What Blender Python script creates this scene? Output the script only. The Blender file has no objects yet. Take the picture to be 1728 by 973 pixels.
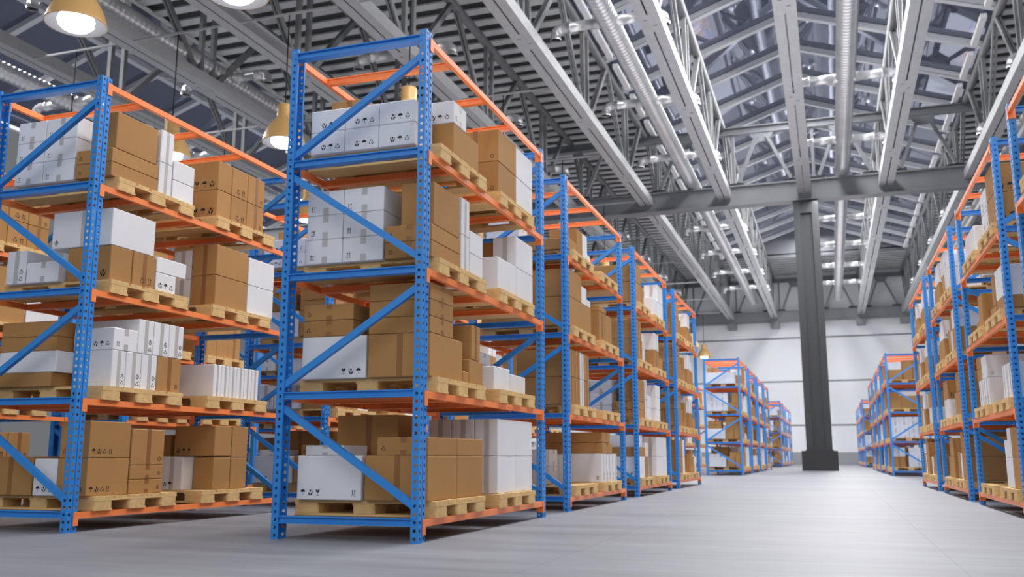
import bpy, bmesh, math, random
from mathutils import Vector, Matrix
random.seed(7)
C = bpy.context.scene.collection
sc = bpy.context.scene
PI = math.pi

# ------------------------------------------------------------------ materials
def lin(c):
    return tuple(((x/255)/12.92 if x/255 <= 0.04045 else ((x/255+0.055)/1.055)**2.4) for x in c) + (1.0,)

def mat(name, rgb, rough=0.5, metal=0.0, spec=0.5, noise=None, bump=None, objvar=0.0, emit=None, coat=0.0):
    """noise=(scale xyz, amount, detail)   bump=(scale xyz, strength, distance)"""
    m = bpy.data.materials.new(name); m.use_nodes = True
    nt = m.node_tree; N = nt.nodes; L = nt.links
    b = N['Principled BSDF']
    b.inputs['Base Color'].default_value = lin(rgb)
    b.inputs['Roughness'].default_value = rough
    b.inputs['Metallic'].default_value = metal
    b.inputs['Specular IOR Level'].default_value = spec
    b.inputs['Coat Weight'].default_value = coat
    if emit:
        b.inputs['Emission Color'].default_value = lin(emit[0]); b.inputs['Emission Strength'].default_value = emit[1]
    col = None
    if noise or bump:
        tc = N.new('ShaderNodeTexCoord')
    if noise:
        sca, amt, det = noise
        mp = N.new('ShaderNodeMapping'); mp.inputs['Scale'].default_value = sca
        nz = N.new('ShaderNodeTexNoise'); nz.inputs['Scale'].default_value = 1.0; nz.inputs['Detail'].default_value = det
        L.new(tc.outputs['Object'], mp.inputs['Vector']); L.new(mp.outputs['Vector'], nz.inputs['Vector'])
        mr = N.new('ShaderNodeMapRange'); mr.inputs['From Min'].default_value = 0.25; mr.inputs['From Max'].default_value = 0.75
        mr.inputs['To Min'].default_value = 1 - amt; mr.inputs['To Max'].default_value = 1 + amt
        L.new(nz.outputs['Fac'], mr.inputs['Value'])
        hs = N.new('ShaderNodeHueSaturation'); hs.inputs['Color'].default_value = lin(rgb)
        L.new(mr.outputs['Result'], hs.inputs['Value']); col = hs
    if objvar:
        oi = N.new('ShaderNodeObjectInfo')
        mr2 = N.new('ShaderNodeMapRange'); mr2.inputs['To Min'].default_value = 1 - objvar; mr2.inputs['To Max'].default_value = 1 + objvar
        L.new(oi.outputs['Random'], mr2.inputs['Value'])
        hs2 = N.new('ShaderNodeHueSaturation'); hs2.inputs['Color'].default_value = lin(rgb)
        L.new(mr2.outputs['Result'], hs2.inputs['Value'])
        if col: L.new(col.outputs['Color'], hs2.inputs['Color'])
        col = hs2
    if col: L.new(col.outputs['Color'], b.inputs['Base Color'])
    if bump:
        sca, st, dist = bump
        mp = N.new('ShaderNodeMapping'); mp.inputs['Scale'].default_value = sca
        nz = N.new('ShaderNodeTexNoise'); nz.inputs['Scale'].default_value = 1.0; nz.inputs['Detail'].default_value = 3
        L.new(tc.outputs['Object'], mp.inputs['Vector']); L.new(mp.outputs['Vector'], nz.inputs['Vector'])
        bp = N.new('ShaderNodeBump'); bp.inputs['Strength'].default_value = st; bp.inputs['Distance'].default_value = dist
        L.new(nz.outputs['Fac'], bp.inputs['Height']); L.new(bp.outputs['Normal'], b.inputs['Normal'])
    return m

M = {}
M['blue'] = mat('blue_powder_coat', (48, 134, 216), 0.38, spec=0.45, bump=((300, 300, 300), 0.05, 0.001))
M['orange'] = mat('orange_powder_coat', (250, 140, 78), 0.4, spec=0.45, bump=((300, 300, 300), 0.05, 0.001))
M['wood'] = mat('pale_pallet_wood', (216, 181, 126), 0.7, spec=0.25, noise=((2.5, 28, 28), 0.16, 4), bump=((3, 60, 60), 0.25, 0.002), objvar=0.05)
M['wood_y'] = mat('pale_pallet_wood_crosswise', (216, 181, 126), 0.7, spec=0.25, noise=((28, 2.5, 28), 0.16, 4), bump=((60, 3, 60), 0.25, 0.002), objvar=0.05)
M['brown'] = mat('brown_cardboard', (170, 128, 80), 0.75, spec=0.2, noise=((3, 3, 3), 0.05, 3), bump=((6, 6, 150), 0.3, 0.0012), objvar=0.07)
M['white'] = mat('white_cardboard', (222, 224, 230), 0.65, spec=0.3, noise=((3, 3, 3), 0.03, 3), bump=((20, 20, 20), 0.12, 0.002), objvar=0.03)
M['tape_brown'] = mat('brown_packing_tape', (142, 97, 55), 0.35)
M['tape_white'] = mat('grey_packing_tape', (184, 182, 182), 0.35)
M['ink'] = mat('black_print', (28, 26, 28), 0.7)
M['galv'] = mat('galvanised_steel', (176, 178, 182), 0.45, metal=0.25, spec=0.5, noise=((4, 4, 4), 0.07, 5))
M['steel'] = mat('grey_painted_steel', (130, 132, 136), 0.5, metal=0.15, noise=((3, 3, 3), 0.08, 4))
M['darksteel'] = mat('dark_grey_painted_steel', (122, 125, 131), 0.5, metal=0.1, noise=((2, 2, 2), 0.08, 4))
M['column'] = mat('charcoal_painted_steel', (44, 47, 52), 0.55, noise=((3, 3, 0.8), 0.1, 5))
M['base'] = mat('charcoal_concrete', (38, 40, 45), 0.7, noise=((3, 3, 3), 0.08, 5))
M['deck'] = mat('shaded_roof_deck', (36, 38, 42), 0.6, noise=((0.6, 0.6, 0.6), 0.1, 3))  # darkened for the shade in the recesses between the ribs
M['rib'] = mat('light_roof_rib', (204, 206, 209), 0.5, noise=((0.8, 0.8, 0.8), 0.12, 3))
M['duct'] = mat('shiny_spiral_duct', (214, 216, 220), 0.28, metal=0.6, noise=((0.6, 1.2, 0.6), 0.1, 4))
M['rafter'] = mat('pale_rafter_paint', (205, 208, 213), 0.45)
M['eave'] = mat('lit_eave_white', (240, 241, 244), 0.4)  # whiteness stands for strong light on the eave strips
M['wall'] = mat('white_wall_panel', (236, 239, 245), 0.6, noise=((0.15, 0.15, 0.15), 0.02, 2))
M['seam'] = mat('grey_wall_seam', (128, 132, 138), 0.6)
M['band'] = mat('grey_wall_base', (156, 160, 166), 0.6)
M['shade'] = mat('amber_lamp_shade', (216, 174, 112), 0.3, spec=0.6)
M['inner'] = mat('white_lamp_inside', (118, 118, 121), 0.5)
M['bulb'] = mat('glowing_lamp_bulb', (255, 255, 255), 0.4, emit=((250, 250, 255), 4.5))
M['cable'] = mat('black_cable', (26, 27, 30), 0.6)
M['dark'] = mat('duct_mouth_shade', (12, 12, 14), 0.8)  # black stands for the shade inside the open duct branches

def glass_mat():
    m = bpy.data.materials.new('reflective_skylight_glass'); m.use_nodes = True
    nt = m.node_tree; b = nt.nodes['Principled BSDF']
    b.inputs['Base Color'].default_value = lin((120, 126, 146))
    b.inputs['Metallic'].default_value = 0.65; b.inputs['Roughness'].default_value = 0.03
    tc = nt.nodes.new('ShaderNodeTexCoord'); nz = nt.nodes.new('ShaderNodeTexNoise'); nz.inputs['Scale'].default_value = 0.25
    bp = nt.nodes.new('ShaderNodeBump'); bp.inputs['Strength'].default_value = 0.15; bp.inputs['Distance'].default_value = 0.15
    nt.links.new(tc.outputs['Object'], nz.inputs['Vector']); nt.links.new(nz.outputs['Fac'], bp.inputs['Height']); nt.links.new(bp.outputs['Normal'], b.inputs['Normal'])
    return m
M['glass'] = glass_mat()

def floor_mat():
    m = bpy.data.materials.new('polished_concrete_floor'); m.use_nodes = True
    nt = m.node_tree; N = nt.nodes; L = nt.links; b = N['Principled BSDF']
    tc = N.new('ShaderNodeTexCoord')
    def noise(s, det, rough=0.55):
        mp = N.new('ShaderNodeMapping'); mp.inputs['Scale'].default_value = s
        nz = N.new('ShaderNodeTexNoise'); nz.inputs['Scale'].default_value = 1; nz.inputs['Detail'].default_value = det; nz.inputs['Roughness'].default_value = rough
        L.new(tc.outputs['Object'], mp.inputs['Vector']); L.new(mp.outputs['Vector'], nz.inputs['Vector']); return nz.outputs['Fac']
    a = noise((0.35, 2.6, 1), 7, 0.72); c = noise((0.9, 8.0, 1), 8, 0.78); d = noise((0.25, 0.25, 1), 3)
    def math_(op, x, y):
        n = N.new('ShaderNodeMath'); n.operation = op
        for i, v in enumerate((x, y)):
            if isinstance(v, (int, float)): n.inputs[i].default_value = v
            else: L.new(v, n.inputs[i])
        return n.outputs[0]
    s = math_('ADD', math_('MULTIPLY', a, 0.45), math_('ADD', math_('MULTIPLY', c, 0.3), math_('MULTIPLY', d, 0.25)))
    # expansion joints every few metres
    sx = N.new('ShaderNodeSeparateXYZ'); L.new(tc.outputs['Object'], sx.inputs[0])
    def joint(sock, off, per):
        t = math_('ADD', sock, off); t = math_('PINGPONG', t, per/2)
        return math_('LESS_THAN', t, 0.006)
    j = math_('MAXIMUM', joint(sx.outputs[0], 1.47, 2.05), joint(sx.outputs[1], 0.5, 6.0))
    cr = N.new('ShaderNodeValToRGB'); L.new(s, cr.inputs['Fac'])
    cr.color_ramp.elements[0].position = 0.32; cr.color_ramp.elements[0].color = lin((98, 101, 109))
    cr.color_ramp.elements[1].position = 0.66; cr.color_ramp.elements[1].color = lin((142, 145, 154))
    mx = N.new('ShaderNodeMix'); mx.data_type = 'RGBA'; mx.blend_type = 'MULTIPLY'
    L.new(math_('MULTIPLY', j, 0.22), mx.inputs['Factor']); L.new(cr.outputs['Color'], mx.inputs['A']); mx.inputs['B'].default_value = (0.3, 0.3, 0.33, 1)
    L.new(mx.outputs['Result'], b.inputs['Base Color'])
    rr = N.new('ShaderNodeMapRange'); rr.inputs['To Min'].default_value = 0.42; rr.inputs['To Max'].default_value = 0.66
    L.new(a, rr.inputs['Value']); L.new(rr.outputs['Result'], b.inputs['Roughness'])
    b.inputs['Specular IOR Level'].default_value = 0.3
    bp = N.new('ShaderNodeBump'); bp.inputs['Strength'].default_value = 0.1; bp.inputs['Distance'].default_value = 0.01
    L.new(c, bp.inputs['Height']); L.new(bp.outputs['Normal'], b.inputs['Normal'])
    return m
M['floor'] = floor_mat()

# ------------------------------------------------------------------ mesh helpers
class MB:
    def __init__(s): s.v = []; s.f = []; s.mi = []; s.sm = []
    def poly(s, pts, mi=0, smooth=False):
        b = len(s.v); s.v.extend([tuple(p) for p in pts]); s.f.append(tuple(range(b, b+len(pts)))); s.mi.append(mi); s.sm.append(smooth)
    def mesh_(s, vs, fs, mi=0, smooth=False):
        b = len(s.v); s.v.extend([tuple(p) for p in vs])
        for f in fs: s.f.append(tuple(b+i for i in f)); s.mi.append(mi); s.sm.append(smooth)
    def box(s, x0, x1, y0, y1, z0, z1, mi=0):
        vs = [(x0,y0,z0),(x1,y0,z0),(x1,y1,z0),(x0,y1,z0),(x0,y0,z1),(x1,y0,z1),(x1,y1,z1),(x0,y1,z1)]
        s.mesh_(vs, [(0,3,2,1),(4,5,6,7),(0,1,5,4),(1,2,6,5),(2,3,7,6),(3,0,4,7)], mi)
    def bar(s, a, b, w, h, up=(0,0,1), mi=0):
        """square bar a->b, w across, h along up"""
        a = Vector(a); b = Vector(b); d = (b-a).normalized(); u = Vector(up); sd = d.cross(u).normalized(); u = sd.cross(d).normalized()
        vs = []
        for p in (a, b):
            for (i, j) in ((-1,-1),(1,-1),(1,1),(-1,1)): vs.append(p + sd*(i*w/2) + u*(j*h/2))
        s.mesh_(vs, [(0,1,2,3),(7,6,5,4),(0,4,5,1),(1,5,6,2),(2,6,7,3),(3,7,4,0)], mi)
    def profile(s, pts, a, b, side, up, mi=0):
        """extrude a closed 2-D profile (side, up) from a to b"""
        a = Vector(a); b = Vector(b); side = Vector(side); up = Vector(up); n = len(pts)
        vs = [p + side*q[0] + up*q[1] for p in (a, b) for q in pts]
        fs = [(i, (i+1) % n, n+(i+1) % n, n+i) for i in range(n)] + [tuple(range(n-1, -1, -1)), tuple(range(n, 2*n))]
        s.mesh_(vs, fs, mi)
    def tube(s, pts, r, n=16, mi=0, cap=True, radii=None):
        pts = [Vector(p) for p in pts]; rings = []
        ref = Vector((0,0,1))
        if abs((pts[1]-pts[0]).normalized().dot(ref)) > 0.95: ref = Vector((1,0,0))
        for i, p in enumerate(pts):
            d = (pts[min(i+1, len(pts)-1)] - pts[max(i-1, 0)]).normalized()
            x = d.cross(ref)
            if x.length < 1e-3: x = d.cross(Vector((0,1,0)))
            x.normalize(); y = x.cross(d).normalized()
            rr = radii[i] if radii else r
            rings.append([p + x*(rr*math.cos(2*PI*k/n)) + y*(rr*math.sin(2*PI*k/n)) for k in range(n)])
        b = len(s.v)
        for rg in rings: s.v.extend([tuple(q) for q in rg])
        for i in range(len(rings)-1):
            for k in range(n):
                s.f.append((b+i*n+k, b+i*n+(k+1) % n, b+(i+1)*n+(k+1) % n, b+(i+1)*n+k)); s.mi.append(mi); s.sm.append(True)
        if cap:
            s.f.append(tuple(b+k for k in range(n-1, -1, -1))); s.mi.append(mi); s.sm.append(False)
            e = b+(len(rings)-1)*n
            s.f.append(tuple(e+k for k in range(n))); s.mi.append(mi); s.sm.append(False)
    def lathe(s, prof, n=32, mi=0):
        b = len(s.v)
        for (r, z) in prof:
            for k in range(n): s.v.append((r*math.cos(2*PI*k/n), r*math.sin(2*PI*k/n), z))
        for i in range(len(prof)-1):
            for k in range(n):
                s.f.append((b+i*n+k, b+i*n+(k+1) % n, b+(i+1)*n+(k+1) % n, b+(i+1)*n+k)); s.mi.append(mi); s.sm.append(True)
    def mesh(s, name, mats):
        me = bpy.data.meshes.new(name); me.from_pydata(s.v, [], s.f)
        for m in (mats if isinstance(mats, (list, tuple)) else [mats]): me.materials.append(m)
        me.polygons.foreach_set('material_index', s.mi); me.polygons.foreach_set('use_smooth', s.sm)
        me.update(); return me

def link(name, data, parent=None, loc=(0,0,0)):
    o = bpy.data.objects.new(name, data); C.objects.link(o); o.location = loc
    if parent: o.parent = parent
    return o
def tag(o, label=None, cat=None, group=None, kind=None):
    if label: o['label'] = label
    if cat: o['category'] = cat
    if group: o['group'] = group
    if kind: o['kind'] = kind
    return o
def thing(name, label, cat, loc=(0,0,0), group=None):
    return tag(link(name, None, None, loc), label, cat, group)

# ------------------------------------------------------------------ measured layout
H = 3.5518; LU = 2.8636; GAP = 0.8014; PITCH = LU+GAP; PW = 0.1055; W = 0.0554; D = 1.1
def ztop(k): return 0.147 + 0.841*k          # top of the beams on level k
ROWS = {  # name: (aisle face x, first y, aisle direction)
    'centre': (-2.5649, 5.6594, 1), 'left': (-5.3458, 5.5755, 1), 'back': (-8.13, 5.5755, 1), 'right': (1.5989, 5.8238, -1)}
PERIOD = 23.5

# ------------------------------------------------------------------ rack parts (local: x 0 = aisle face going inwards, y along the row)
def post_mesh(holes=True):
    b = MB(); cell = H/68
    def strip(org, ax, a0, a1, cols):
        # a vertical strip between a0 and a1 along axis ax from org, one hole in each of cols
        org = Vector(org); ax = Vector(ax)
        if not holes:
            b.poly([org+ax*a0, org+ax*a1, org+ax*a1+Vector((0,0,H)), org+ax*a0+Vector((0,0,H))]); return
        r = 0.0118; cm = (a0+a1)/2; hw = (a1-a0)/2
        for i in range(68):
            zc = cell*(i+0.5); base = len(b.v)
            outer = [(1,0),(1,1),(0,1),(-1,1),(-1,0),(-1,-1),(0,-1),(1,-1)]
            for (p, q) in outer:
                w = org+ax*(cm+p*hw); b.v.append((w.x, w.y, zc+q*cell/2))
            for k in range(8):
                w = org+ax*(cm+r*math.cos(PI*k/4)); b.v.append((w.x, w.y, zc+r*math.sin(PI*k/4)))
            for k in range(8):
                b.f.append((base+k, base+(k+1) % 8, base+8+(k+1) % 8, base+8+k)); b.mi.append(0); b.sm.append(False)
    g0, g1 = PW/2-0.006, PW/2+0.006
    strip((0,0,0), (0,1,0), 0, g0, 1); strip((0,0,0), (0,1,0), g1, PW, 1)
    for (ya, yb, xa, xb) in ((g0, g0+0.003, 0, 0.007), (g0+0.003, g1-0.003, 0.007, 0.007), (g1-0.003, g1, 0.007, 0)):
        b.poly([(xa,ya,0),(xb,yb,0),(xb,yb,H),(xa,ya,H)])
    strip((0,0,0), (1,0,0), 0, W, 1); strip((0,PW,0), (1,0,0), 0, W, 1)
    b.poly([(W,0,0),(W,0.016,0),(W,0.016,H),(W,0,H)]); b.poly([(W,PW,0),(W,PW-0.016,0),(W,PW-0.016,H),(W,PW,H)])
    b.box(-0.002, W+0.004, -0.002, PW+0.002, -0.0, 0.004)
    return b.mesh('post', M['blue'])
POST = post_mesh(True); POST_PLAIN = post_mesh(False)
CPROF = [(-0.012,0.025),(0.012,0.025),(0.012,0.0175),(0.006,0.0145),(0.006,-0.0145),(0.012,-0.0175),(0.012,-0.025),(-0.012,-0.025)]
def hb_mesh():   # horizontal brace: lies along x from post to post
    b = MB(); b.profile([(p[0]*3.0, p[1]) for p in CPROF], (W-0.02,0,0), (D-W+0.02,0,0), (0,-1,0), (0,0,1)); return b.mesh('horizontal_brace', M['blue'])
HB = hb_mesh()
def diag_mesh(z0, z1):  # z0 at x=W (aisle) , z1 at x=D-W
    b = MB(); b.bar((W-0.012,0,z0), (D-W+0.012,0,z1), 0.04, 0.046); return b.mesh('diagonal_brace', M['blue'])
DZ = [(0.232, 0.886), (1.69, 1.045), (1.90, 2.56), (3.363, 2.715)]
DIAG = {1: [diag_mesh(p, q) for p, q in DZ], -1: [diag_mesh(q, p) for p, q in DZ]}
BL0, BL1 = PW-0.002, LU-PW+0.002
def beam_mesh():
    b = MB(); pr = [(-0.03,0),(0.003,0),(0.003,-0.046),(-0.03,-0.046)]
    b.profile(pr, (0,BL0,0), (0,BL1,0), (-1,0,0), (0,0,1)); return b.mesh('beam', M['orange'])
BEAM = beam_mesh()
def conn_mesh(far=False):
    b = MB(); y = PW
    b.box(-0.006, W, y+0.0005, y+0.006, -0.1, 0.0); b.box(-0.006, -0.001, y-0.042, y+0.006, -0.1, 0.0)
    if far:
        b.v = [(x, LU-yy, z) for (x, yy, z) in b.v]; b.f = [tuple(reversed(f)) for f in b.f]
    return b.mesh('beam_connector', M['orange'])
CONN = [conn_mesh(), conn_mesh(True)]
def cb_mesh():
    b = MB(); b.profile([(p[0]*2, p[1]) for p in CPROF], (0.03,0,0), (D-0.03,0,0), (0,-1,0), (0,0,1)); return b.mesh('cross_bar', M['orange'])
CB = cb_mesh()
CBY = (0.50, 1.255, 1.93)
def flip_mesh(me):
    n = me.copy(); n.transform(Matrix.Diagonal((-1,1,1,1))); n.flip_normals(); return n
_fl = {}
def FL(me, sx):
    if sx > 0: return me
    if me.name not in _fl: _fl[me.name] = flip_mesh(me)
    return _fl[me.name]
# prototypes are written with +x pointing from the aisle INTO the rack; rows whose aisle is on +X are mirrored
def build_rack(row, i, yo, label, group, detailed):
    xa, y0, sd = ROWS[row]; y = y0+i*PITCH+yo
    t = thing('pallet_rack', label, 'rack', (xa, y, 0), group)
    s = -sd                                       # +1: mesh x goes to +X world
    def put(name, me, x, yy, z, par=t): return link(name, FL(me, s), par, (s*x, yy, z))
    pm = POST if detailed else POST_PLAIN
    back = FL(pm, -1)
    for yy in (0, LU-PW):
        link('post', FL(pm, s), t, (0, yy, 0)); link('post', FL(pm, -s), t, (s*D, yy, 0))
        for k in range(5): put('horizontal_brace', HB, 0, yy+PW/2-0.02, ztop(k)-0.018 if k else 0.13)
        for d in DIAG[sd]: put('diagonal_brace', d, 0, yy+PW/2-0.02, 0)
    for k in range(5):
        z = ztop(k)-0.002
        for (x, ss) in ((0, s), (D, -s)):
            bm = link('beam', FL(BEAM, ss), t, (s*x, 0, z))
            for q in (0, 1): link('beam_connector', FL(CONN[q], ss), bm, (0, 0, 0.002))
        for cy in CBY: put('cross_bar', CB, 0, cy, z-0.026)
    return t
def rack_mesh_simple():
    pass

# ------------------------------------------------------------------ pallets
PU, PV, PH = 1.09, 0.955, 0.108
def chamf(b, x0, x1, y0, y1, z0, z1, c=0.012, mi=0):
    pts = [(x0+c,y0),(x1-c,y0),(x1,y0+c),(x1,y1-c),(x1-c,y1),(x0+c,y1),(x0,y1-c),(x0,y0+c)]
    n = 8; vs = [(p[0],p[1],z) for z in (z0,z1) for p in pts]
    b.mesh_(vs, [(i,(i+1)%n,n+(i+1)%n,n+i) for i in range(n)]+[tuple(range(n-1,-1,-1)),tuple(range(n,2*n))], mi)
BW = 0.17
YB = [(0, 0.2), (0.2+0.024, 0.355), (0.385, 0.57), (0.6, 0.731), (0.755, 0.955)]
def pal_parts():
    P = []
    for (a, c) in YB:
        b = MB(); b.box(0, PU, a+0.002, c-0.002, 0.088, PH); P.append(('deck_board', b.mesh('deck_board', M['wood']), (0,0,0)))
    xs = [(0, BW+0.02), (PU/2-BW/2, PU/2+BW/2), (PU-BW-0.02, PU)]
    ys = [(0, 0.2), (PV/2-0.1, PV/2+0.1), (PV-0.2, PV)]
    for (a, c) in xs:
        b = MB(); b.box(a, c, 0.001, PV-0.001, 0.0725, 0.0875); P.append(('stringer_board', b.mesh('stringer_board', M['wood_y']), (0,0,0)))
    for (a, c) in xs:
        for (e, f) in ys:
            b = MB(); chamf(b, a+0.001, c-0.001, e, f, 0.016, 0.072); P.append(('block', b.mesh('block', M['wood']), (0,0,0)))
    for (e, f) in ys:
        b = MB(); b.box(0, PU, e+0.002, f-0.002, 0, 0.0155); P.append(('bottom_board', b.mesh('bottom_board', M['wood']), (0,0,0)))
    return P
PAL = pal_parts()
def pal_single():
    b = MB()
    for _, me, _l in PAL:
        mi = 1 if me.materials[0] == M['wood_y'] else 0
        b.mesh_([v.co for v in me.vertices], [tuple(p.vertices) for p in me.polygons], mi)
    return b.mesh('pallet', [M['wood'], M['wood_y']])
PAL1 = pal_single()
def pal_origin(row, i, yo, lev, fn):
    xa, y0, sd = ROWS[row]
    x = (xa-1.07) if sd > 0 else (xa-0.02)
    y = y0+i*PITCH+yo+(0.24 if fn == 0 else 1.53)
    return Vector((x, y, ztop(lev)))
def build_pallet(row, i, yo, lev, fn, label, group, detailed):
    o = pal_origin(row, i, yo, lev, fn)
    if not detailed: return tag(link('pallet', PAL1, None, o), label, 'pallet', group)
    t = thing('pallet', label, 'pallet', o, group)
    for n, me, l in PAL: link(n, me, t, l)
    return t

# ------------------------------------------------------------------ printed marks (unit square polygons)
def arc(cx, cy, r, a0, a1, n=10): return [(cx+r*math.cos(math.radians(a0+(a1-a0)*k/n)), cy+r*math.sin(math.radians(a0+(a1-a0)*k/n))) for k in range(n+1)]
def thick(pts, w):
    out = []
    for (a, b) in zip(pts[:-1], pts[1:]):
        dx, dy = b[0]-a[0], b[1]-a[1]; l = math.hypot(dx, dy) or 1; nx, ny = -dy/l*w/2, dx/l*w/2
        out.append([(a[0]-nx,a[1]-ny),(b[0]-nx,b[1]-ny),(b[0]+nx,b[1]+ny),(a[0]+nx,a[1]+ny)])
    return out
SYM = {}
SYM['u'] = [arc(0.5,0.55,0.46,0,180,14)+[(0.19,0.60),(0.34,0.55),(0.5,0.60),(0.66,0.55),(0.81,0.60)]] + thick([(0.5,0.97),(0.5,1.04)],0.05) + thick([(0.5,0.58),(0.5,0.12),(0.55,0.04),(0.63,0.05),(0.66,0.13)],0.055)
_h = [(0.02,0.85),(0.10,0.86),(0.13,0.50),(0.22,0.40),(0.33,0.52),(0.39,0.48),(0.36,0.30),(0.44,0.18),(0.44,0.0),(0.22,0.0),(0.20,0.14),(0.06,0.34)]
SYM['h'] = [_h, [(1-x,y) for x,y in reversed(_h)], [(0.5,1.0),(0.66,0.9),(0.66,0.68),(0.5,0.58),(0.34,0.68),(0.34,0.9)]]
SYM['g'] = [[(0.14,1.0),(0.40,1.0),(0.46,0.86),(0.40,0.78),(0.5,0.66),(0.52,0.80),(0.60,0.88),(0.56,1.0),(0.86,1.0),(0.82,0.68),(0.68,0.50),(0.54,0.45),(0.54,0.1),(0.78,0.06),(0.78,0.0),(0.22,0.0),(0.22,0.06),(0.46,0.1),(0.46,0.45),(0.32,0.50),(0.18,0.68)]]
SYM['a'] = [[(0.22,0.12),(0.34,0.12),(0.34,0.74),(0.46,0.74),(0.28,1.0),(0.10,0.74),(0.22,0.74)], [(0.66,0.12),(0.78,0.12),(0.78,0.74),(0.90,0.74),(0.72,1.0),(0.54,0.74),(0.66,0.74)], [(0.06,0.0),(0.94,0.0),(0.94,0.06),(0.06,0.06)]]
def _rec():
    out = []
    for k in range(3):
        a = math.radians(120*k)
        def R(p): x, y = p[0]-0.5, p[1]-0.45; return (0.5+x*math.cos(a)-y*math.sin(a), 0.45+x*math.sin(a)+y*math.cos(a))
        out.append([R(p) for p in [(0.28,0.70),(0.40,0.92),(0.60,0.92),(0.70,0.76),(0.78,0.80),(0.74,0.58),(0.54,0.66),(0.61,0.70),(0.54,0.80),(0.46,0.80),(0.38,0.64)]])
    return out
SYM['r'] = _rec()
SYM['c'] = [q for q in thick(arc(0.5,0.45,0.38,60,-250,16),0.12)] + [[(0.40,0.66),(0.40,1.02),(0.72,0.86)], [(0.38,0.36),(0.62,0.36),(0.66,0.52),(0.5,0.60)]]

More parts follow.
